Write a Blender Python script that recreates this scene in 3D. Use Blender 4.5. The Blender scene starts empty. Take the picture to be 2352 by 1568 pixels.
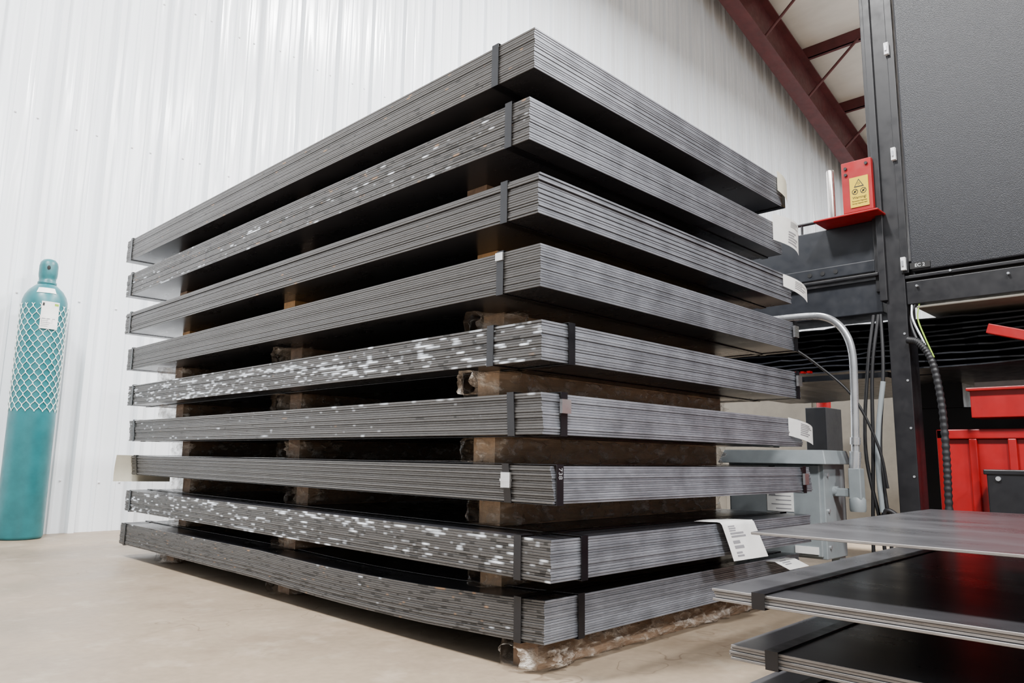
import bpy, math, random
from mathutils import Vector, Matrix, noise
random.seed(7)
D=bpy.data; S=bpy.context.scene
# ------------------------------------------------------------------ materials
class M:
    def __init__(s,name):
        s.m=D.materials.new(name); s.m.use_nodes=True; s.nt=s.m.node_tree
        s.b=s.nt.nodes['Principled BSDF']; s.out=s.nt.nodes['Material Output']
    def n(s,t,**kw):
        n=s.nt.nodes.new(t)
        for k,v in kw.items(): setattr(n,k,v)
        return n
    def set(s,inp,v):
        if isinstance(v,bpy.types.NodeSocket): s.nt.links.new(v,inp)
        else: inp.default_value=v
    def P(s,key,v): s.set(s.b.inputs[key],v)
    def math(s,op,a,b=0.0,clamp=False):
        n=s.nt.nodes.new('ShaderNodeMath'); n.operation=op; n.use_clamp=clamp
        s.set(n.inputs[0],a); s.set(n.inputs[1],b); return n.outputs[0]
    def mix(s,f,a,b,blend='MIX'):
        n=s.nt.nodes.new('ShaderNodeMix'); n.data_type='RGBA'; n.blend_type=blend
        s.set(n.inputs[0],f); s.set(n.inputs[6],a); s.set(n.inputs[7],b); return n.outputs[2]
    def rng(s,v,a,b,c,d):
        n=s.nt.nodes.new('ShaderNodeMapRange'); s.set(n.inputs[0],v)
        for i,q in enumerate((a,b,c,d)): n.inputs[i+1].default_value=q
        return n.outputs[0]
    def noise(s,vec,scale,detail=2,rough=.5):
        n=s.n('ShaderNodeTexNoise'); n.inputs['Scale'].default_value=scale
        n.inputs['Detail'].default_value=detail; n.inputs['Roughness'].default_value=rough
        if vec is not None: s.set(n.inputs['Vector'],vec)
        return n.outputs['Fac']
    def obj(s): return s.n('ShaderNodeTexCoord').outputs['Object']
    def scl(s,v,sc):
        n=s.n('ShaderNodeMapping'); s.set(n.inputs[0],v); n.inputs['Scale'].default_value=sc; return n.outputs[0]
    def comb(s,x,y,z):
        n=s.n('ShaderNodeCombineXYZ'); s.set(n.inputs[0],x); s.set(n.inputs[1],y); s.set(n.inputs[2],z); return n.outputs[0]
    def bump(s,h,st,dist=.002):
        n=s.n('ShaderNodeBump'); n.inputs['Strength'].default_value=st; n.inputs['Distance'].default_value=dist
        s.set(n.inputs['Height'],h); s.P('Normal',n.outputs[0])
def rgba(c): return (c[0],c[1],c[2],1)
def simple(name,col,rough=.5,metal=0.,var=.12,nscale=9,bump=0,bscale=200,sc=(1,1,1)):
    m=M(name); o=m.scl(m.obj(),sc)
    f=m.rng(m.noise(o,nscale,4,.6),.3,.7,1-var,1+var)
    c=m.mix(1.0,rgba(col),m.comb(f,f,f),'MULTIPLY'); m.P('Base Color',c)
    m.P('Roughness',m.rng(m.noise(o,nscale*2.3,3),.3,.7,max(rough-.07,.02),min(rough+.07,1)))
    m.P('Metallic',metal)
    if bump: m.bump(m.noise(o,bscale,2),bump)
    return m.m
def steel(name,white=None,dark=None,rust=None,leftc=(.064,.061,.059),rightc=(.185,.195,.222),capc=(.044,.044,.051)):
    m=M(name); o=m.obj(); sp=m.n('ShaderNodeSeparateXYZ'); m.set(sp.inputs[0],o)
    X,Y,Z=sp.outputs; sid=m.n('ShaderNodeAttribute',attribute_name='sid').outputs['Fac']
    ns=m.n('ShaderNodeSeparateXYZ'); m.set(ns.inputs[0],m.n('ShaderNodeNewGeometry').outputs['True Normal'])
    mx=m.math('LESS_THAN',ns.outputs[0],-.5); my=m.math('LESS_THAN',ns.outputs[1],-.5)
    mu=m.math('MULTIPLY',sid,7.31); mu2=m.math('MULTIPLY',sid,3.77)
    wn=m.n('ShaderNodeTexWhiteNoise',noise_dimensions='1D'); m.set(wn.inputs['W'],sid)
    ps=m.rng(wn.outputs['Value'],0,1,.80,1.18)
    edge=m.mix(my,rgba(leftc),rgba(rightc))  # right-facing edges: brighter, bluer steel tone with sheen put into the colour
    g=m.noise(m.comb(m.math('MULTIPLY',m.math('ADD',X,Y),28),mu,0),1,3)
    gv=m.rng(g,.3,.7,.88,1.12)
    band=m.rng(m.noise(m.comb(m.math('MULTIPLY',X,8),0,m.math('MULTIPLY',sid,.06)),1,3),.35,.65,.8,1.3)
    bandm=m.mix(my,(1,1,1,1),m.comb(band,band,band))
    v=m.math('MULTIPLY',ps,gv)
    edge=m.mix(1.,edge,m.comb(v,v,v),'MULTIPLY'); edge=m.mix(1.,edge,bandm,'MULTIPLY')
    if rust is not None:
        r=m.noise(m.comb(m.math('MULTIPLY',Y,16),mu2,3),1,1)
        edge=m.mix(m.math('MULTIPLY',m.rng(r,.70-rust,.76-rust,0,.6),mx),edge,(.33,.19,.10,1))
    if dark is not None:
        r=m.noise(m.comb(m.math('MULTIPLY',Y,17),mu,9),1,1)
        edge=m.mix(m.math('MULTIPLY',m.rng(r,.66-dark,.69-dark,0,.85),mx),edge,(.014,.013,.012,1))
    if white is not None:
        r=m.noise(m.comb(m.math('MULTIPLY',Y,19),mu2,17),1,0)
        big=m.noise(m.comb(m.math('MULTIPLY',Y,1.6),m.math('MULTIPLY',sid,.25),2),1,1)
        k=m.math('ADD',r,m.math('MULTIPLY',m.math('SUBTRACT',big,.5),.5))
        edge=m.mix(m.math('MULTIPLY',m.rng(k,.66-white,.84-white,0,1),mx),edge,(.78,.84,.92,1))
    ed=m.math('MAXIMUM',mx,my)
    cn=m.rng(m.noise(m.scl(o,(3,1.2,1)),2.2,5,.6),.3,.7,.75,1.25)
    cap=m.mix(1.,rgba(capc),m.comb(cn,cn,cn),'MULTIPLY')
    m.P('Base Color',m.mix(ed,cap,edge)); m.P('Metallic',m.math('SUBTRACT',.6,m.math('MULTIPLY',ed,.2)))
    m.P('Roughness',m.math('ADD',m.rng(cn,.75,1.25,.24,.34),m.math('MULTIPLY',ed,.12)))
    return m.m
black=simple('black_powdercoat',(.007,.007,.009),.42)
blackp=simple('black_orange_peel',(.009,.010,.014),.42,0,.5,160,.7,260)
slate=simple('slate_paint',(.013,.015,.020),.4)
red=simple('machine_red',(.30,.0025,.005),.38)
oxide=simple('red_oxide_primer',(.085,.015,.016),.5,0,.25,5)
grey=simple('grey_enclosure_paint',(.24,.27,.285),.42)
galv=simple('galvanised_conduit',(.55,.57,.60),.3,.7)
chrome=simple('bare_steel_pin',(.45,.42,.40),.25,.95,.2,30,0,200,(1,1,.1))
strapm=simple('steel_strap_black',(.006,.006,.008),.34,.3)
seal=simple('strap_seal_zinc',(.5,.5,.5),.3,.9)
paper=simple('label_paper',(.80,.80,.78),.7)
tan=simple('tan_paper',(.58,.55,.44),.75)
ink=simple('label_ink',(.25,.25,.27),.7)
yellow=simple('warning_yellow',(.60,.42,.0),.5,0,.05)
inkb=simple('sign_black',(.01,.01,.01),.5)
whitep=simple('white_plastic',(.75,.76,.78),.45)
teal=simple('teal_cylinder_paint',(.012,.13,.15),.38,0,.22,7)
tealcap=simple('teal_cap_paint',(.016,.12,.135),.42,0,.3,12)
netm=simple('white_plastic_net',(.75,.82,.80),.5)
hose=simple('black_rubber_hose',(.010,.010,.012),.5)
grn=simple('green_wire',(.25,.42,.03),.5)
beige=simple('beige_machine_paint',(.15,.135,.11),.6)
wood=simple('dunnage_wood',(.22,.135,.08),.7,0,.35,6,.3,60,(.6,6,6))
woodb=simple('brightened_dunnage_wood',(.40,.27,.165),.7,0,.35,6,.3,60,(.6,6,6))  # same dunnage wood, colour brightened to offset the shade inside the gaps
woodl=simple('cut_wood',(.55,.31,.12),.7,0,.3,20)
def film_mat():
    m=M('plastic_film'); o=m.obj()
    nz=m.noise(m.scl(o,(1,1,1.5)),20,4,.6)
    m.P('Base Color',m.mix(m.rng(nz,.45,.75,0,1),(.34,.26,.19,1),(.78,.74,.68,1)))
    m.P('Roughness',.12); m.P('Alpha',m.rng(nz,.40,.70,.18,.68)); m.bump(nz,1.0,.03)
    return m.m
film=film_mat()
def wall_mat():
    m=M('white_wall_panel'); o=m.obj()
    f=m.rng(m.noise(m.scl(o,(3,3,.12)),1.6,4,.6),.3,.7,.93,1.04)
    m.P('Base Color',m.mix(1.,(.86,.90,.945,1),m.comb(f,f,f),'MULTIPLY'))
    m.P('Roughness',m.rng(m.noise(m.scl(o,(2,2,.4)),3,3),.3,.7,.16,.28))
    m.bump(m.noise(m.scl(o,(5,5,.3)),1.5,2),.6,.05)
    return m.m
wallm=wall_mat()
def floor_mat():
    m=M('concrete_floor'); o=m.obj()
    f=m.rng(m.noise(o,1.3,7,.62),.3,.7,.78,1.14); g=m.rng(m.noise(o,38,3),.3,.7,.92,1.08)
    v=m.math('MULTIPLY',f,g)
    c=m.mix(1.,(.258,.200,.142,1),m.comb(v,v,v),'MULTIPLY')
    sp=m.rng(m.noise(o,6,5,.7),.54,.68,0,.45); c=m.mix(sp,c,(.38,.32,.25,1))
    sp=m.rng(m.noise(o,2.2,6,.7),.54,.68,0,.5); c=m.mix(sp,c,(.165,.115,.075,1))
    vo=m.n('ShaderNodeTexVoronoi',feature='DISTANCE_TO_EDGE'); vo.inputs['Scale'].default_value=.9
    w=m.n('ShaderNodeVectorMath',operation='ADD'); m.set(w.inputs[0],o)
    nn=m.n('ShaderNodeTexNoise'); nn.inputs['Scale'].default_value=4; m.set(nn.inputs['Vector'],o); m.set(w.inputs[1],nn.outputs['Color'])
    m.set(vo.inputs['Vector'],w.outputs[0])
    cr=m.math('MULTIPLY',m.rng(vo.outputs['Distance'],0,.006,1,0),m.rng(m.noise(o,1.1,1),.45,.53,0,.6))
    c=m.mix(cr,c,(.10,.065,.04,1))
    m.P('Base Color',c); m.P('Roughness',m.rng(f,.86,1.1,.42,.6)); m.bump(m.noise(o,60,3),.15,.002)
    return m.m
floorm=floor_mat()
insul=simple('white_insulation',(.66,.64,.60),.6,0,.1,3,.6,5,(1,.3,1))
# ------------------------------------------------------------------ mesh builder
class MB:
    def __init__(s): s.v=[];s.f=[];s.mi=[];s.sm=[];s.mats=[];s.sid=[];s.cur=0.
    def mat(s,m):
        if m not in s.mats: s.mats.append(m)
        return s.mats.index(m)
    def add(s,vs,fs,m,smooth=False):
        o=len(s.v); s.v+= [tuple(p) for p in vs]; k=s.mat(m)
        for f in fs: s.f.append([i+o for i in f]); s.mi.append(k); s.sm.append(smooth); s.sid.append(s.cur)
    def box(s,a,b,m,M4=None):
        (x0,y0,z0),(x1,y1,z1)=a,b
        x0,x1=min(x0,x1),max(x0,x1);y0,y1=min(y0,y1),max(y0,y1);z0,z1=min(z0,z1),max(z0,z1)
        vs=[Vector(p) for p in ((x0,y0,z0),(x1,y0,z0),(x1,y1,z0),(x0,y1,z0),(x0,y0,z1),(x1,y0,z1),(x1,y1,z1),(x0,y1,z1))]
        if M4: vs=[M4@p for p in vs]
        s.add(vs,[(0,3,2,1),(4,5,6,7),(0,1,5,4),(1,2,6,5),(2,3,7,6),(3,0,4,7)],m)
    def lathe(s,prof,c,m,n=48,smooth=True):
        vs=[];fs=[]
        for r,z in prof:
            for i in range(n):
                a=2*math.pi*i/n; vs.append((c[0]+r*math.cos(a),c[1]+r*math.sin(a),c[2]+z))
        for j in range(len(prof)-1):
            for i in range(n):
                k=(i+1)%n; fs.append((j*n+i,j*n+k,(j+1)*n+k,(j+1)*n+i))
        s.add(vs,fs,m,smooth)
        s.add(vs[:n],[tuple(reversed(range(n)))],m); s.add(vs[-n:],[tuple(range(n))],m)
    def tube(s,pts,r,m,n=10,caps=True):
        pts=[Vector(p) for p in pts]; vs=[];fs=[]; L=len(pts); pn=None
        for i,p in enumerate(pts):
            t=(pts[min(i+1,L-1)]-pts[max(i-1,0)]).normalized()
            if pn is None: pn=t.orthogonal().normalized()
            pn=(pn-t*pn.dot(t)).normalized(); b=t.cross(pn)
            rr=r[i] if isinstance(r,(list,tuple)) else r
            for k in range(n):
                a=2*math.pi*k/n; vs.append(p+pn*math.cos(a)*rr+b*math.sin(a)*rr)
        for i in range(L-1):
            for k in range(n): q=(k+1)%n; fs.append((i*n+k,i*n+q,(i+1)*n+q,(i+1)*n+k))
        s.add(vs,fs,m,True)
        if caps: s.add(vs[:n],[tuple(reversed(range(n)))],m); s.add(vs[-n:],[tuple(range(n))],m)
    def build(s,name,parent=None,loc=(0,0,0),rotz=0,bevel=0):
        me=D.meshes.new(name); me.from_pydata(s.v,[],s.f); 
        for m in s.mats: me.materials.append(m)
        me.polygons.foreach_set('material_index',s.mi); me.polygons.foreach_set('use_smooth',s.sm)
        at=me.attributes.new('sid','FLOAT','FACE'); at.data.foreach_set('value',s.sid)
        me.update(); o=D.objects.new(name,me); S.collection.objects.link(o)
        o.location=loc; o.rotation_euler=(0,0,rotz)
        if parent: o.parent=parent
        if bevel:
            b=o.modifiers.new('bevel','BEVEL'); b.width=bevel; b.segments=2; b.limit_method='ANGLE'; b.angle_limit=math.radians(50)
        return o
def empty(name,loc=(0,0,0)):
    e=D.objects.new(name,None); S.collection.objects.link(e); e.location=loc; e.empty_display_size=.2; return e
def spline(pts,n=10):
    pts=[Vector(p) for p in pts]; P=[pts[0]*2-pts[1]]+pts+[pts[-1]*2-pts[-2]]; out=[]
    for i in range(1,len(P)-2):
        for k in range(n):
            t=k/n; a,b,c,d=P[i-1:i+3]
            out.append(.5*((2*b)+(c-a)*t+(2*a-5*b+4*c-d)*t*t+(3*b-a-3*c+d)*t**3))
    out.append(pts[-1]); return out
def text(txt,loc,size,m,facing,parent,align='CENTER',rot=0):
    cu=D.curves.new('t','FONT'); cu.body=txt; cu.size=size; cu.align_x=align; cu.align_y='CENTER'; cu.extrude=.0003
    t=D.objects.new('t',cu); S.collection.objects.link(t)
    dg=bpy.context.evaluated_depsgraph_get(); me=D.meshes.new_from_object(t.evaluated_get(dg)); D.objects.remove(t)
    o=D.objects.new('lettering',me); me.materials.clear(); me.materials.append(m); S.collection.objects.link(o)
    if facing=='-x': R=Matrix(((0,0,-1),(-1,0,0),(0,1,0)))
    else: R=Matrix(((1,0,0),(0,0,-1),(0,1,0)))
    o.matrix_world=Matrix.Translation(loc)@R.to_4x4()@Matrix.Rotation(rot,4,'Z'); 
    if parent: o.parent=parent
    return o
# ------------------------------------------------------------------ camera
f=1707.;th=math.radians(8.9);rho=.015
Rv=Vector((.7001,-.7141,0));Fh=Vector((.7141,.7001,0));Zv=Vector((0,0,1))
F=Fh*math.cos(th)+Zv*math.sin(th);U=-Fh*math.sin(th)+Zv*math.cos(th)
cr=(Rv+rho*U).normalized();cu_=(U-rho*Rv).normalized();bk=-F.normalized()
cam=D.cameras.new('camera'); co=D.objects.new('camera',cam); S.collection.objects.link(co)
co.matrix_world=Matrix(((cr.x,cu_.x,bk.x,0),(cr.y,cu_.y,bk.y,0),(cr.z,cu_.z,bk.z,.552),(0,0,0,1)))
cam.sensor_width=36; cam.lens=f/2352*36; cam.clip_start=.02; cam.clip_end=200; S.camera=co
# ------------------------------------------------------------------ room
mb=MB(); mb.add([(-12,-12,0),(19,-12,0),(19,5.95,0),(-12,5.95,0)],[(0,1,2,3)],floorm); mb.build('floor')
WY=5.83
def roofz(x): return 9.12-.26*(x-10.36)
mb=MB(); prof=[]; P=.38; x=-6.
while x<17.2:
    for dx,dy in ((0,0),(.012,.042),(.05,.042),(.062,0),(.145,0),(.151,.009),(.17,.009),(.176,0),(.27,0),(.276,.009),(.295,.009),(.301,0)):
        prof.append((x+dx,WY-dy))
    x+=P
vs=[];fs=[]
for px,py in prof: vs.append((px,py,0)); vs.append((px,py,roofz(px)+.1))
for i in range(len(prof)-1): fs.append((2*i,2*i+2,2*i+3,2*i+1))
mb.add(vs,fs,wallm)
xs=-5.9
while xs<9:
    for k,z in enumerate((.35,1.6,2.85,4.1)):
        for q in (.09,.225):
            mb.lathe([(.008,0),(.008,.004),(.004,.007)],(0,0,0),whitep,8)
            for i in range(len(mb.v)-24-16,len(mb.v)):
                a=mb.v[i]; mb.v[i]=(xs+q+a[0],WY-a[2],z+a[1]+.02*math.sin(xs*7))
    xs+=P
mb.build('wall_left')
mb=MB(); mb.box((17.2,-12,0),(17.4,5.95,9),wallm); mb.build('wall_right')
mb=MB(); mb.add([(-6,-12,roofz(-6)),(17.4,-12,roofz(17.4)),(17.4,5.95,roofz(17.4)),(-6,5.95,roofz(-6))],[(0,3,2,1)],insul)
ro=mb.build('ceiling')
mb=MB()
def slab(x0,x1,y0,y1,o0,o1,m=oxide):
    base=lambda x: 8.07-.26*(x-10.36)
    vs=[(x0,y0,base(x0)+o0),(x1,y0,base(x1)+o0),(x1,y1,base(x1)+o0),(x0,y1,base(x0)+o0),(x0,y0,base(x0)+o1),(x1,y0,base(x1)+o1),(x1,y1,base(x1)+o1),(x0,y1,base(x0)+o1)]
    mb.add(vs,[(0,3,2,1),(4,5,6,7),(0,1,5,4),(1,2,6,5),(2,3,7,6),(3,0,4,7)],m)
slab(0,17.1,5.22,5.50,0,.025); slab(0,17.1,5.355,5.37,.025,.8); slab(0,17.1,5.22,5.50,.8,.825)
mb.build('roof_rafter_beam')
mb=MB(); x=1.0
while x<17:
    z=roofz(x)
    mb.box((x,-11.5,z-.23),(x+.02,5.7,z-.005),oxide); mb.box((x,-11.5,z-.23),(x+.09,5.7,z-.215),oxide)
    mb.tube([(x,5.25,8.12-.26*(x-10.36)),(x,4.3,z-.2)],.025,oxide,6)
    x+=1.75
mb.build('roof_purlins')
# ------------------------------------------------------------------ sheet bundles
def plate(mb,x0,y0,z0,w,l,t,m,defl=None,nx=4,ny=20,c=.0009):
    defl=defl or (lambda x,y:0.)
    xs=[x0+w*i/nx for i in range(nx+1)]; ys=[y0+l*i/ny for i in range(ny+1)]
    per=[(i,0) for i in range(nx)]+[(nx,j) for j in range(ny)]+[(i,ny) for i in range(nx,0,-1)]+[(0,j) for j in range(ny,0,-1)]
    def pt(i,j,ins,z):
        x=xs[i];y=ys[j]
        if i==0:x+=ins
        if i==nx:x-=ins
        if j==0:y+=ins
        if j==ny:y-=ins
        return (x,y,z+defl(xs[i],ys[j]))
    lv=[(c,z0),(0,z0+c),(0,z0+t-c),(c,z0+t)]; n=len(per); vs=[];fs=[]
    for ins,z in lv:
        for i,j in per: vs.append(pt(i,j,ins,z))
    for k in range(3):
        for q in range(n): r=(q+1)%n; fs.append((k*n+q,k*n+r,(k+1)*n+r,(k+1)*n+q))
    mb.add(vs,fs,m)
    for top in (0,1):
        vs=[pt(i,j,c,z0+t if top else z0) for j in range(ny+1) for i in range(nx+1)]; fs=[]
        for j in range(ny):
            for i in range(nx):
                a=j*(nx+1)+i; q=(a,a+1,a+nx+2,a+nx+1); fs.append(q if top else tuple(reversed(q)))
        mb.add(vs,fs,m)
W,L=1.524,3.048
SUP=[.38,1.53,2.67]
BN=[ # x y ztop zbot yaw n white dark rust jit skew strapY [strapX]
(1.353,1.259,1.701,1.583,.001,17,None,-.03,.0,.0012,0,.146,[1.50]),
(1.369,1.289,1.519,1.395,-.002,17,-.07,.06,.01,.0016,0,.076,[]),
(1.376,1.260,1.297,1.186,-.001,16,None,None,-.03,.0022,0,.124,[]),
(1.383,1.257,1.105,.990,-.007,17,None,None,None,.0014,0,.146,[1.50]),
(1.396,1.263,.906,.801,-.010,15,.075,.02,-.02,.0018,.0,.187,[.111,1.49]),
(1.419,1.279,.721,.613,-.012,15,-.09,-.04,-.03,.0022,.006,.11,[.076]),
(1.436,1.258,.533,.438,-.013,15,None,None,None,.0015,.012,.16,[.02,1.45]),
(1.434,1.260,.351,.246,-.009,15,.045,.05,None,.0016,0,.112,[.123]),
(1.471,1.313,.178,.070,.001,17,-.15,.06,.02,.0018,0,.09,[.14])]
for bi,(bx,by,zt,zb,yaw,n,wh,dk,ru,jit,skew,sy,sx) in enumerate(BN):
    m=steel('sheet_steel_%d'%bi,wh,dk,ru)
    last=bi==8
    def defl(x,y,last=last):
        d=0
        if last:
            d+=.016*max(0,(.45-y)/.45)**1.6 - .010*math.sin(math.pi*min(max((y-.3)/1.2,0),1))*1.0
        return d
    mb=MB(); H=zt-zb; t=H/n
    for i in range(n):
        mb.cur=i+1+bi*40
        jx=random.uniform(-jit,jit)+skew*(.5-i/n); jy=random.uniform(-jit,jit)-(.008*(.5-i/n) if bi in(5,6) else 0)
        if bi==2 and i>=n-3: jx-=.003; jy-=.004
        if i==0: jx*=.3; jy*=.3
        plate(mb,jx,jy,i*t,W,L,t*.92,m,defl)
    mb.cur=0
    e=.0035; sk=skew/2
    def loopY(y,wd=.026):
        dz=defl(0,y)
        q=[(-e+sk,-.002),(-e-sk,H+.003),(W+e-sk,H+.003),(W+e+sk,-.002)]
        vs=[];fs=[]; th_=.0014
        cx=W/2; cz=H/2
        for (x,z) in q:
            ox=-th_ if x<cx else th_; oz=-th_ if z<cz else th_
            vs+= [(x,y-wd/2,z+dz),(x,y+wd/2,z+dz),(x+ox,y+wd/2,z+oz+dz),(x+ox,y-wd/2,z+oz+dz)]
        for k in range(4):
            a=4*k;b=4*((k+1)%4)
            fs+=[(a+3,b+3,b+2,a+2),(a,a+3,b+3,b)[::-1],(a+1,b+1,b+2,a+2)[::-1],(a,b,b+1,a+1)]
        mb.add(vs,fs,strapm)
    def loopX(x,wd=.026):
        vs=[];fs=[];th_=.0014; q=[]
        ys=[-e-.004]+[L*i/20 for i in range(1,20)]+[L+e]
        for y in ys: q.append((y,H+.003,1))
        for y in reversed(ys): q.append((y,-.002,0))
        for (y,z,tp) in q:
            oy=-th_ if y<0 else (th_ if y>L else 0); oz=th_ if tp else -th_
            dz=defl(x,min(max(y,0),L))
            vs+=[(x-wd/2,y,z+dz),(x+wd/2,y,z+dz),(x+wd/2,y+oy,z+oz+dz),(x-wd/2,y+oy,z+oz+dz)]
        N=len(q)
        for k in range(N):
            a=4*k;b=4*((k+1)%N)
            fs+=[(a+3,b+3,b+2,a+2)[::-1],(a,a+3,b+3,b),(a+1,b+1,b+2,a+2),(a,b,b+1,a+1)[::-1]]
        mb.add(vs,fs,strapm)
    loopY(sy); loopY(L-.075,.022)
    for x in sx: loopX(x)
    if bi==6:
        mb.box((-e-.007,sy-.017,H*.38),(-e-.001,sy+.017,H*.80),seal); mb.box((-e-.009,sy-.019,H*.55),(-e-.001,sy+.019,H*.62),seal)
        mb.box((1.45-.017,-e-.014,H*.3),(1.45+.017,-e-.005,H*.75),seal)
    if bi==5:
        mb.box((.076-.018,-e-.014,H*.52),(.076+.018,-e-.005,H*.86),seal)
    if bi in (3,4):
        mb.box((1.49-.017,-e-.014,H*.45),(1.49+.017,-e-.005,H*.85),seal)
    if bi==3:
        mb.box((-e-.006,sy-.014,H*.8),(-e-.001,sy+.014,H*.99),seal)
    ob=mb.build('steel_sheet_bundle',None,(bx,by,zb),yaw)
    if bi==6:
        t_=text('738',(bx+.02,by-e-.0062,zb+H*.80),.020,ink,'-y',None,'CENTER',-math.pi/2); t_.parent=ob; t_.matrix_parent_inverse=(Matrix.Translation((bx,by,zb))@Matrix.Rotation(yaw,4,'Z')).inverted()
gaps=[(0,.070,8)]+[(BN[i+1][2],BN[i][3],i) for i in range(7,-1,-1)]
def dunnage(x0,x1,y,w,z0,z1,filmed,mw=wood,puff=1.):
    mb=MB(); z0+=.0006; z1-=.0006
    mb.box((x0,y-w/2,z0),(x1,y+w/2,z1),mw)
    if filmed:
        nu=90; vs=[];fs=[]; hz=z1-z0; sx0=x0-.06*puff; sx1=x1+.02; ring=28
        for i in range(nu+1):
            u=i/nu; x=sx0+(sx1-sx0)*(u**1.4)
            for k in range(ring):
                a=2*math.pi*k/ring; cx=math.cos(a); cz=math.sin(a)
                s=1/max(abs(cx),abs(cz)); s=min(s,1.25)
                en=1.0 if x>x0 else max(.35,1-(x0-x)/.11)
                nzv=noise.noise(Vector((x*20,cx*3+y*9,cz*2.2+z0*31)))+.5*noise.noise(Vector((x*55,cx*7+y*9,cz*6)))
                yy=cx*s*(w/2+.008+ .030*max(0,nzv+.15)+ (.032*puff*math.exp(-((x-x0)/.10)**2)))*en
                zz=cz*s*hz/2*(.97+.06*nzv)*(1 if x>x0 else .88)
                zz=max(-hz/2*.985,min(hz/2*.985,zz))
                vs.append((x+.016*nzv,y+yy,(z0+z1)/2+zz))
        for i in range(nu):
            for k in range(ring): q=(k+1)%ring; fs.append((i*ring+k,i*ring+q,(i+1)*ring+q,(i+1)*ring+k))
        mb.add(vs,fs,film,True)
    return mb.build('wood_dunnage_block')
for gi,(z0,z1,i) in enumerate(gaps):
    bx,by=BN[i][0],BN[i][1]
    for k,sy in enumerate(SUP):
        dx=.17+random.uniform(-.02,.03); ln=1.27
        if gi==7 and k==1: dx=.24
        yy=by+sy+random.uniform(-.02,.02)
        if gi==0 and k==0: yy=by+.12; dx=.06
        if gi in (3,4) and k==0: dx=.10; yy-=.08
        if gi==0 and k>0: dx=.12
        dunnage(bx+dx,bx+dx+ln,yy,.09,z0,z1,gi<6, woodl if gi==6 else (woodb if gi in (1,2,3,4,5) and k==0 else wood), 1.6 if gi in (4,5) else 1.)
# ------------------------------------------------------------------ paper labels
def sheetpaper(name,fn,nu,nv,m,marks=None):
    mb=MB(); vs=[];fs=[]
    for j in range(nv+1):
        for i in range(nu+1): vs.append(fn(i/nu,j/nv))
    for j in range(nv):
        for i in range(nu): a=j*(nu+1)+i; fs.append((a,a+1,a+nu+2,a+nu+1))
    mb.add(vs,fs,m,True)
    for (u0,u1,v0,v1) in marks or []:
        q=[]
        for k in range(5):
            u=u0+(u1-u0)*k/4
            for v in (v0,v1):
                p=Vector(fn(u,v)); du=Vector(fn(min(u+.01,1),v))-Vector(fn(u-.01,v)); dv=Vector(fn(u,min(v+.01,1)))-Vector(fn(u,v-.01))
                nn=du.cross(dv).normalized()
                if nn.y>0: nn=-nn
                q.append(p+nn*.0008)
        mb.add(q,[(2*k,2*k+2,2*k+3,2*k+1) for k in range(4)],ink)
    return mb.build(name)
def lines(u0,u1,v0,n,h=.03,step=.06):
    return [(u0,u0+(u1-u0)*random.uniform(.5,1),v0+i*step,v0+i*step+h) for i in range(n)]
def curl(x,y,z,w,h,cv,dr=.055):
    def fn(u,v):
        return (x+w*u*.9+.012*v*u, y-cv*math.sin(u*math.pi*.8)*(1-.3*v)-.02*u, z-h*v-dr*u+.01*math.sin(v*3)*u)
    return fn
sheetpaper('paper_label',curl(2.81,1.283,1.550,.15,.110,.045,.045),12,8,paper,lines(.45,.85,.1,5,.02,.05)+lines(.4,.8,.5,5,.05,.09))
sheetpaper('paper_label',curl(2.82,1.254,1.295,.15,.050,.030,.050),12,8,paper,lines(.35,.85,.2,5,.05,.13))
sheetpaper('paper_label',curl(2.83,1.262,.724,.15,.070,.03,.035),12,8,paper,lines(.35,.85,.15,7,.05,.1))
def f8(u,v):
    s=v*.20; x=2.20+.22*u+.09*v
    if s<.07: return (x,1.250+.07-s-.008,.3565+.002*math.sin(u*5))
    if s<.085:
        a=(s-.07)/.015*math.pi/2; return (x,1.242-.010*math.sin(a),.3565-.010*(1-math.cos(a)))
    return (x,1.232-.012*math.sin((s-.085)*9)-.01*u*(s-.085)*10,.3465-(s-.085))
sheetpaper('paper_label',f8,10,24,paper,lines(.15,.5,.44,3,.02,.035)+lines(.15,.8,.55,2,.03,.05)+lines(.15,.45,.68,2,.05,.08)+lines(.15,.4,.86,2,.03,.05))
def f9(u,v): 
    s=v*.10
    return (2.70+.17*u+.03*v,1.335-s,.187+.002*math.sin(u*6) if s<.05 else .187-.5*(s-.05))
sheetpaper('paper_label',f9,8,10,paper,lines(.2,.8,.3,5,.05,.1))
def f7(u,v): return (1.40+.30*u,4.318+.02*math.sin(v*2)+.01*u,.537-.14*v-.005*u)
sheetpaper('paper_tag',f7,8,8,tan)
def f1(u,v): return (2.80+.085*u,1.256-.012*math.sin(u*3)-.004,1.722-.085*v-.045*u+.01*math.sin(v*3)*(1-u))
sheetpaper('paper_tag',f1,8,8,tan)
def f1b(u,v): return (2.87+.07*u,1.30-.03*u+.12*v,1.706-.01*u*v)
sheetpaper('paper_tag',f1b,6,6,paper)
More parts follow.
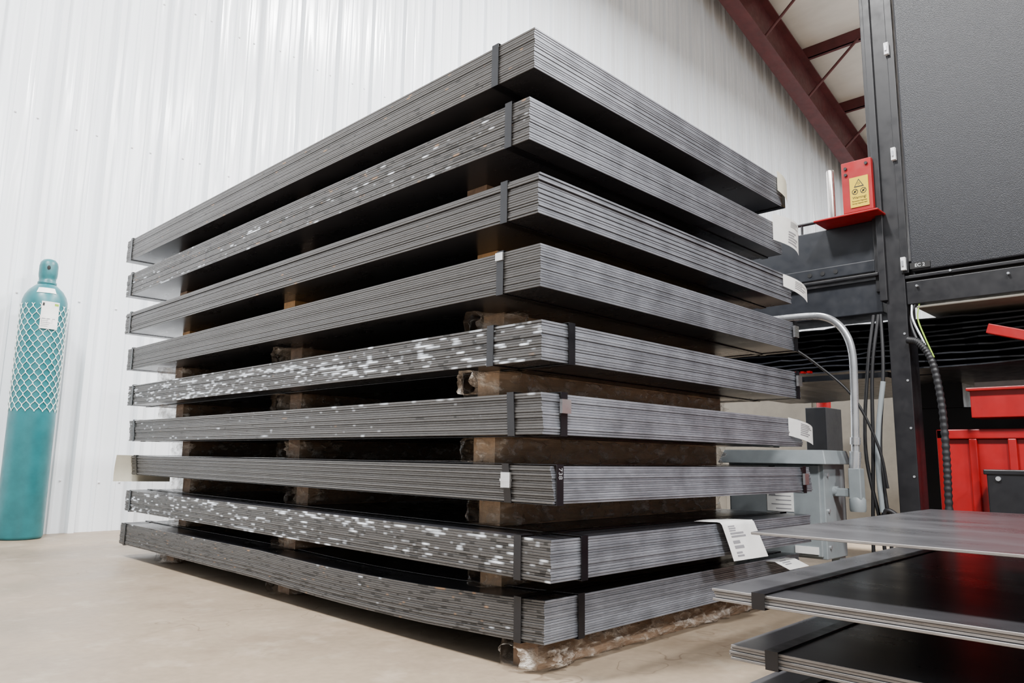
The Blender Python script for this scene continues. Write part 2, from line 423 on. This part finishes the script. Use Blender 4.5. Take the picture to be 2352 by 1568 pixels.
# ------------------------------------------------------------------ gas cylinder
g=empty('gas_cylinder',(1.29,5.63,0)); mb=MB(); r=.133
mb.lathe([(.118,0),(.128,.006),(r,.02),(r,1.50),(.130,1.535),(.120,1.57),(.100,1.605),(.075,1.63),(.058,1.645)],(0,0,0),teal,64)
mb.build('body',g)
mb=MB(); mb.lathe([(.050,1.643),(.056,1.648),(.056,1.664),(.050,1.668),(.050,1.69),(.0535,1.70),(.0555,1.72),(.0555,1.775),(.050,1.80),(.036,1.818),(.02,1.823),(.012,1.824)],(0,0,0),tealcap,40); 
d=Vector((-.22,-.975,0)).normalized()
ho=[Vector((d.x*.0562,d.y*.0562,1.757))+Vector((-d.y,d.x,0))*.010*math.cos(2*math.pi*k/20)+Vector((0,0,1))*.015*math.sin(2*math.pi*k/20) for k in range(20)]
mb.add([(p.x*.985,p.y*.985,p.z) for p in ho]+[(p.x*1.004,p.y*1.004,p.z) for p in ho],[tuple(range(20,40)),tuple(reversed(range(20,40)))]+[(k,(k+1)%20,20+(k+1)%20,20+k) for k in range(20)],inkb)
mb.build('valve_cap',g)
mb=MB(); NH=18; cell=.072; z0,z1=.80,1.50
for s in (1,-1):
    for h in range(NH):
        pts=[];nn=int((z1-z0)/cell*10)
        for k in range(nn+1):
            z=z0+(z1-z0)*k/nn; ph=(z-z0)/cell
            w_=ph- .055*math.sin(4*math.pi*ph)
            a=2*math.pi/NH*(h+s*w_)
            rr=r+.004
            pts.append((rr*math.cos(a),rr*math.sin(a),z))
        mb.tube(pts,.0024,netm,5,False)
mb.build('protective_net',g)
mb=MB()
def cylpatch(a0,a1,z0,z1,rr,m,n=10,dr=0):
    vs=[];
    for k in range(n+1):
        a=a0+(a1-a0)*k/n
        vs.append((rr*math.cos(a),rr*math.sin(a),z0)); vs.append(((rr+dr)*math.cos(a),(rr+dr)*math.sin(a),z1))
    mb.add(vs,[(2*k,2*k+2,2*k+3,2*k+1) for k in range(n)],m)
ac=math.atan2(-5.66,-1.29)
cylpatch(ac-.12,ac+.62,1.335,1.515,r+.009,paper)
for k in range(3):
    cylpatch(ac-.06+.21*k,ac+.06+.21*k,1.40,1.404,r+.0096,ink); cylpatch(ac-.06+.21*k,ac-.05+.21*k,1.37,1.40,r+.0096,ink)
for k in range(5): cylpatch(ac-.08,ac+.2+.05*(k%3),1.35+.012*k,1.353+.012*k,r+.0096,ink)
cylpatch(ac-.08,ac,1.485,1.505,r+.0096,inkb); cylpatch(ac+.40,ac+.58,1.49,1.505,r+.0096,grn)
cylpatch(ac-.45,ac+.5,1.575,1.612,.1215,paper,16,-.024)
mb.build('label',g)
# ------------------------------------------------------------------ storage tower (machine)
tw=empty('sheet_storage_tower',(0,0,0))
mb=MB()
mb.box((3.40,.975,0),(3.52,1.055,3.9),black); mb.box((3.385,1.045,1.25),(3.46,1.075,3.9),black); mb.box((3.42,1.075,1.3),(3.5,1.10,3.9),black)
mb.box((3.395,.955,1.36),(3.42,.985,3.9),black)
mb.box((3.41,-1.2,1.225),(3.5,.975,1.325),black); mb.box((3.40,-1.2,1.335),(3.44,.975,1.35),black)
mb.box((3.432,-1.2,1.30),(3.46,.975,1.42),black)
mb.box((3.41,-1.2,1.205),(3.9,.94,1.215),beige); mb.box((3.9,-1.2,1.16),(3.93,.98,1.4),black)
mb.box((5.0,.975,0),(5.12,1.055,3.9),black)
mb.box((4.3,-1.2,0),(4.6,1.2,.84),black); mb.box((4.3,1.0,.84),(4.6,1.24,1.25),black)
mb.box((4.32,-1.2,.845),(4.34,.95,1.02),whitep)
for k in range(9):
    yk=.40-.05*k; mb.add([(4.31,yk,.93),(4.31,yk-.045,.93),(4.31,yk-.02,.985)],[(0,1,2),(2,1,0)],black)
for k in range(6): mb.box((4.312,.90-.05*k,.965),(4.32,.885-.05*k,.98),ink)
mb.build('frame',tw,bevel=.003)
mb=MB(); mb.box((3.392,-1.2,1.362),(3.43,.945,3.9),blackp); mb.build('cabinet_panel',tw,bevel=.006)
mb=MB()
for z,y in ((2.40,.985),(1.90,.985),(1.40,.975)):
    mb.box((3.378,y-.012,z-.028),(3.396,y+.006,z+.028),whitep); mb.box((3.372,y-.006,z-.012),(3.38,y+.002,z+.012),galv)
for z,y in ((1.30,.93),(1.30,.60),(1.345,.80),(1.10,.99),(.9,.99),(.7,.99),(.5,.99)): mb.tube([(3.395 if y<.98 else 3.397,y,z),(3.41,y,z)],.005,galv,8)
mb.build('hinges',tw)
mb=MB(); mb.box((3.386,.87,1.372),(3.3925,.948,1.398),inkb); mb.build('plate',tw)
text('EC 2',(3.3855,.909,1.385),.020,whitep,'-x',tw)
mb=MB()
mb.box((3.44,1.10,1.45),(3.62,2.6,1.635),slate); mb.box((3.42,1.10,1.395),(3.62,2.6,1.45),slate)
mb.box((3.40,1.08,1.37),(3.44,2.6,1.385),black)
mb.box((3.43,1.08,1.21),(3.65,2.6,1.36),slate)
mb.box((3.435,1.45,1.635),(3.46,2.6,1.645),red); 
for y in (1.39,1.33,1.27): 
    mb.tube([(3.417,y,1.422),(3.425,y,1.422)],.010,inkb,14)
mb.build('lift_beam',tw,bevel=.004)
mb=MB()
for k in range(9):
    z=.97+.026*k; 
    vs=[];fs=[];nn=60
    for i in range(nn+1):
        y=-.9+3.2*i/nn; dz=.012*math.sin(y*5+k)*.5+.008*noise.noise(Vector((y*9,k*3,0)))
        xx=3.56+.02*noise.noise(Vector((y*14,k*7,1)))
        vs+=[(xx,y,z+dz),(5.2,y,z+dz),(5.2,y,z+dz+.006),(xx,y,z+dz+.006)]
    for i in range(nn):
        a=4*i;b=a+4
        fs+=[(a,b,b+1,a+1),(a+3,a+2,b+2,b+3),(a,a+3,b+3,b)]
    mb.add(vs,fs,slate)
mb.box((3.5,1.1,.93),(3.56,2.5,.955),slate); mb.box((3.8,1.0,.96),(3.82,2.6,1.22),black)
for i in range(34): mb.box((3.44,1.42+.03*i,.965),(3.47,1.435+.03*i,.975),red)
mb.build('stored_sheets',tw)
mg=empty('magnet_separator_unit',(0,.015,0)); mb=MB()
mb.box((3.36,1.055,1.665),(3.41,1.185,1.905),red)
mb.box((3.37,1.10,1.645),(3.40,1.16,1.67),red)
mb.box((3.30,1.02,1.6365),(3.50,1.30,1.6455),red)
mb.build('red_bracket',mg,bevel=.003)
mb=MB(); 
for y,z in ((1.075,1.88),(1.165,1.875),(1.165,1.845)): mb.tube([(3.352,y,z),(3.361,y,z)],.007,inkb,12)
mb.build('bolts',mg)
mb=MB(); mb.lathe([(.017,0),(.017,.232),(.014,.24)],(3.36,1.235,1.646),chrome,24); mb.build('guide_pin',mg)
mb=MB(); mb.box((3.356,1.070,1.685),(3.3605,1.150,1.825),yellow)
def tri(yc,zc,h,m,x):
    w=h*.58; mb.add([(x,yc+w,zc-h/2),(x,yc-w,zc-h/2),(x,yc,zc+h/2)],[(0,1,2)],m)
tri(1.110,1.796,.038,inkb,3.3553); tri(1.110,1.7950,.027,yellow,3.3549)
def ringx(yc,zc,r0,r1,m,x,n=24):
    vs=[]
    for k in range(n):
        a=2*math.pi*k/n; vs+=[(x,yc+r0*math.cos(a),zc+r0*math.sin(a)),(x,yc+r1*math.cos(a),zc+r1*math.sin(a))]
    mb.add(vs,[(2*k,2*k+1,(2*k+3)%(2*n),(2*k+2)%(2*n)) for k in range(n)],m)
for yc in (1.128,1.092):
    ringx(yc,1.757,.0105,.0135,inkb,3.3553)
    mb.box((3.3548,yc-.0012,1.757-.011),(3.3555,yc+.0012,1.757+.011),inkb,Matrix.Translation((3.355,yc,1.757))@Matrix.Rotation(.8,4,'X')@Matrix.Translation((-3.355,-yc,-1.757)))
    mb.box((3.3548,yc-.004,1.757-.004),(3.3555,yc+.004,1.757+.004),inkb)
ringx(1.110,1.793,.0035,.0055,inkb,3.3545,12)
mb.build('warning_sign',mg)
text('Warning!',(3.3552,1.110,1.729),.016,inkb,'-x',mg); text('Permanent Magneten',(3.3552,1.110,1.713),.0075,inkb,'-x',mg); text('Strong magnetic field',(3.3552,1.110,1.702),.0075,inkb,'-x',mg)
mb=MB(); mb.tube([(3.5,1.20,1.70),(3.5,1.9,1.70)],.008,black); mb.tube([(3.5,1.7,1.632),(3.5,1.7,1.70)],.006,black); mb.tube([(3.5,1.45,1.632),(3.5,1.45,1.70)],.006,black); mb.build('rail',tw)
mb=MB(); mb.box((3.55,-.9,.745),(3.72,.80,.865),red); mb.box((3.53,-.9,.855),(3.74,.81,.868),red)
mb.box((3.46,.2,1.05),(3.50,.72,1.09),red,Matrix.Translation((3.48,.70,1.10))@Matrix.Rotation(.32,4,'X')@Matrix.Translation((-3.48,-.72,-1.07)))
mb.build('red_crossbeam',tw,bevel=.003)
mb=MB()
mb.box((3.6,.92,.12),(4.25,.95,.70),red); mb.box((3.62,-.9,.12),(3.65,.92,.66),red); mb.box((3.6,-.9,.66),(3.66,.95,.70),red)
for k in range(12): mb.box((3.60,.80-.14*k,.14),(3.62,.83-.14*k,.66),red)
mb.box((3.6,-.9,.08),(4.25,.95,.12),red)
for y in (.85,-.6): mb.box((3.65,y,0),(3.75,y+.08,.08),red); mb.box((4.1,y,0),(4.2,y+.08,.08),red)
mb.build('red_scrap_bin',tw,bevel=.004)
mb=MB(); mb.box((3.44,.2,.28),(3.56,.74,.53),black); mb.box((3.435,.19,.515),(3.565,.75,.535),black); mb.box((3.46,.6,0),(3.54,.68,.28),black); mb.box((3.46,.25,0),(3.54,.33,.28),black)
for y,z in ((.70,.50),(.30,.50),(.70,.31)): mb.tube([(3.432,y,z),(3.44,y,z)],.009,galv,12)
mb.build('junction_box',tw,bevel=.004)
mb=MB(); pts=spline([(3.39,.975,1.07),(3.375,.93,1.05),(3.37,.885,.97),(3.37,.862,.80),(3.37,.858,.6),(3.37,.862,.42),(3.38,.87,.2),(3.39,.9,.012)],30)
mb.tube(pts,[.0135+(.0022 if (k%4)<2 else 0) for k in range(len(pts))],hose,10); 
mb.tube(spline([(3.42,.96,1.23),(3.40,.955,1.16),(3.385,.92,1.07),(3.37,.885,.985)],8),.005,galv,8)
mb.tube(spline([(3.42,.93,1.23),(3.40,.935,1.16),(3.38,.91,1.08),(3.365,.875,.985)],8),.003,grn,8)
mb.tube(spline([(3.42,.945,1.23),(3.41,.965,1.16),(3.385,.94,1.07),(3.37,.895,.99)],8),.006,hose,8)
mb.build('cable_hose',tw)
mb=MB()
for k,(ya,yb,yc,yd) in enumerate(((1.12,1.15,1.17,1.15),(1.10,1.13,1.14,1.19),(1.09,1.085,1.11,1.12))):
    mb.tube(spline([(3.43,ya,1.2),(3.40,yb,.95),(3.38,yc,.6),(3.38,yd-.03,.25),(3.40,yd-.02,.012)],10),.008,hose,8)
mb.tube(spline([(3.25,1.44,1.08),(3.28,1.32,.98),(3.3,1.18,.83),(3.33,1.10,.62),(3.35,1.08,.45)],10),.006,hose,8)
mb.tube(spline([(3.36,1.12,.30),(3.36,1.09,.36),(3.37,1.03,.30),(3.37,1.0,.15),(3.38,1.06,.012)],10),.010,hose,8)
mb.tube(spline([(3.39,1.085,.9),(3.38,1.11,.72),(3.37,1.12,.55),(3.36,1.11,.35)],10),.011,grey,8)
mb.build('power_cable',tw)
db=empty('disconnect_switch_box',(0,0,0)); mb=MB()
mb.box((3.22,1.29,.15),(3.44,1.73,.55),grey); mb.box((3.205,1.305,.16),(3.222,1.715,.54),grey)
vs=[(3.17,1.26,.545),(3.46,1.26,.545),(3.46,1.76,.545),(3.17,1.76,.545),(3.20,1.28,.605),(3.46,1.28,.605),(3.46,1.74,.605),(3.20,1.74,.605)]
mb.add(vs,[(0,3,2,1),(4,5,6,7),(0,1,5,4),(1,2,6,5),(2,3,7,6),(3,0,4,7)],grey)
mb.box((3.38,1.30,0),(3.44,1.34,.15),grey); mb.box((3.38,1.68,0),(3.44,1.72,.15),grey)
mb.build('enclosure',db,bevel=.004)
mb=MB(); mb.box((3.203,1.42,.34),(3.2055,1.54,.45),paper)
for k in range(5): mb.box((3.2025,1.43,.35+.018*k),(3.2035,1.50+.02*(k%2),.354+.018*k),ink)
tri(1.515,.42,.03,ink,3.2022); mb.box((3.2,1.32,.17),(3.2055,1.42,.20),paper); mb.build('rating_label',db)
mb=MB()
for z in (.5,.35,.2): mb.tube([(3.25,1.283,z),(3.25,1.291,z)],.008,galv,12)
mb.tube([(3.32,1.27,.43),(3.32,1.295,.43)],.022,grey,20); mb.box((3.30,1.19,.41),(3.33,1.28,.445),grey)
mb.box((3.285,1.165,.40),(3.335,1.215,.53),grey); mb.lathe([(.030,0),(.033,.01),(.033,.05),(.026,.06)],(3.31,1.19,.35),grey,20)
mb.build('handle_fitting',db,bevel=.004)
mb=MB(); cp=[(3.31,1.195,.53),(3.31,1.188,.60),(3.305,1.18,.75),(3.30,1.173,.93),(3.30,1.175,1.02),(3.30,1.19,1.09),(3.30,1.225,1.15),(3.30,1.28,1.19),(3.30,1.36,1.205),(3.30,1.55,1.21),(3.30,1.75,1.21)]
mb.tube(spline(cp,8),.0165,galv,16); mb.tube([(3.31,1.195,.52),(3.31,1.188,.60)],.023,galv,16); mb.tube([(3.308,1.186,.63),(3.307,1.184,.66)],.021,galv,16)
mb.build('conduit',db)
mb=MB(); mb.box((6.2,1.5,0),(7.2,4.2,1.35),beige); mb.box((6.17,1.65,.1),(6.2,2.45,1.25),beige); mb.box((6.17,2.55,.1),(6.2,3.35,1.25),beige); mb.box((6.15,1.5,1.35),(7.2,4.2,1.4),slate); mb.build('machine_cabinet',bevel=.01)
mb=MB(); mb.box((5.45,2.15,0),(5.75,2.3,.95),slate); mb.tube([(5.6,2.22,.95),(5.6,2.22,1.08)],.05,red,16); mb.lathe([(.09,0),(.10,.02),(.10,.06),(.06,.1)],(5.6,2.22,1.05),red,24); mb.build('machine_pedestal',bevel=.005)
# ------------------------------------------------------------------ foreground sheets
fgm=steel('foreground_sheet_steel',leftc=(.16,.152,.148),rightc=(.2,.2,.2),capc=(.075,.075,.082))
ft=.0062
def fg(x,y,zt,n,ln=2.9,w=1.27,strapy=None,jit=.004):
    mb=MB()
    for i in range(n):
        mb.cur=500+i+int(zt*100)
        jx=random.uniform(-jit,jit); jy=random.uniform(-jit,jit)
        plate(mb,jx,-ln+jy,-(n-i)*ft,w,ln,ft*.93,fgm,None,4,6)
    mb.cur=0
    if strapy is not None:
        H=n*ft; ys=strapy
        q=[(-.007,-H-.002),(-.007,.0025),(w+.006,.0025),(w+.006,-H-.002)]; vs=[];fs=[]
        for xx,zz in q:
            ox=-.0014 if xx<0 else .0014; oz=.0014 if zz>-.001 else -.0014
            vs+=[(xx,ys-.014,zz),(xx,ys+.014,zz),(xx+ox,ys+.014,zz+oz),(xx+ox,ys-.014,zz+oz)]
        for k in range(4):
            a=4*k;b=4*((k+1)%4)
            fs+=[(a+3,b+3,b+2,a+2),(a,b,b+3,a+3),(a+1,a+2,b+2,b+1),(a,a+1,b+1,b)]
        mb.add(vs,fs,strapm)
    return mb.build('steel_sheet_stack',None,(x,y,zt))
fg(1.52,.77,.405,1,jit=0)
fg(1.48,.84,.285,4,strapy=-.105)
fg(1.53,.83,.165,5,strapy=-.095)
fg(1.56,.84,.068,3,strapy=-.1)
for z0,z1 in ((0,.068-3*ft),(.068,.165-5*ft),(.165,.285-4*ft),(.285,.405-ft)):
    for y in (-.15,-1.4): dunnage(1.95,2.75,y,.09,z0,z1,False)
# ------------------------------------------------------------------ lights
def lamp(x,y,z,p,sz=1.2,col=(1,.99,.98)):
    l=D.lights.new('high_bay_light','AREA'); l.shape='RECTANGLE'; l.size=sz; l.size_y=sz*.5; l.energy=p; l.color=col
    e=empty('high_bay_lamp',(x,y,z))
    o=D.objects.new('lamp_light',l); S.collection.objects.link(o); o.parent=e; o.location=(0,0,-.03)
    mb=MB(); mb.box((-sz/2,-sz*.25,0),(sz/2,sz*.25,.08),whitep); mb.tube([(0,0,.08),(0,0,roofz(x)-z-.02)],.006,whitep,6); mb.build('housing',e)
for x,y in ((-1.6,2.2),(5.3,2.2),(-1.6,-2.3),(5.5,-2.3),(-1.6,-6.8),(5.3,-6.8),(12,1.2)):
    lamp(x,y,7.0,1150 if x<10 else 550)
w=D.worlds.new('world'); S.world=w; w.use_nodes=True
bg=w.node_tree.nodes['Background']; bg.inputs[0].default_value=(.88,.94,1,1); bg.inputs[1].default_value=.6
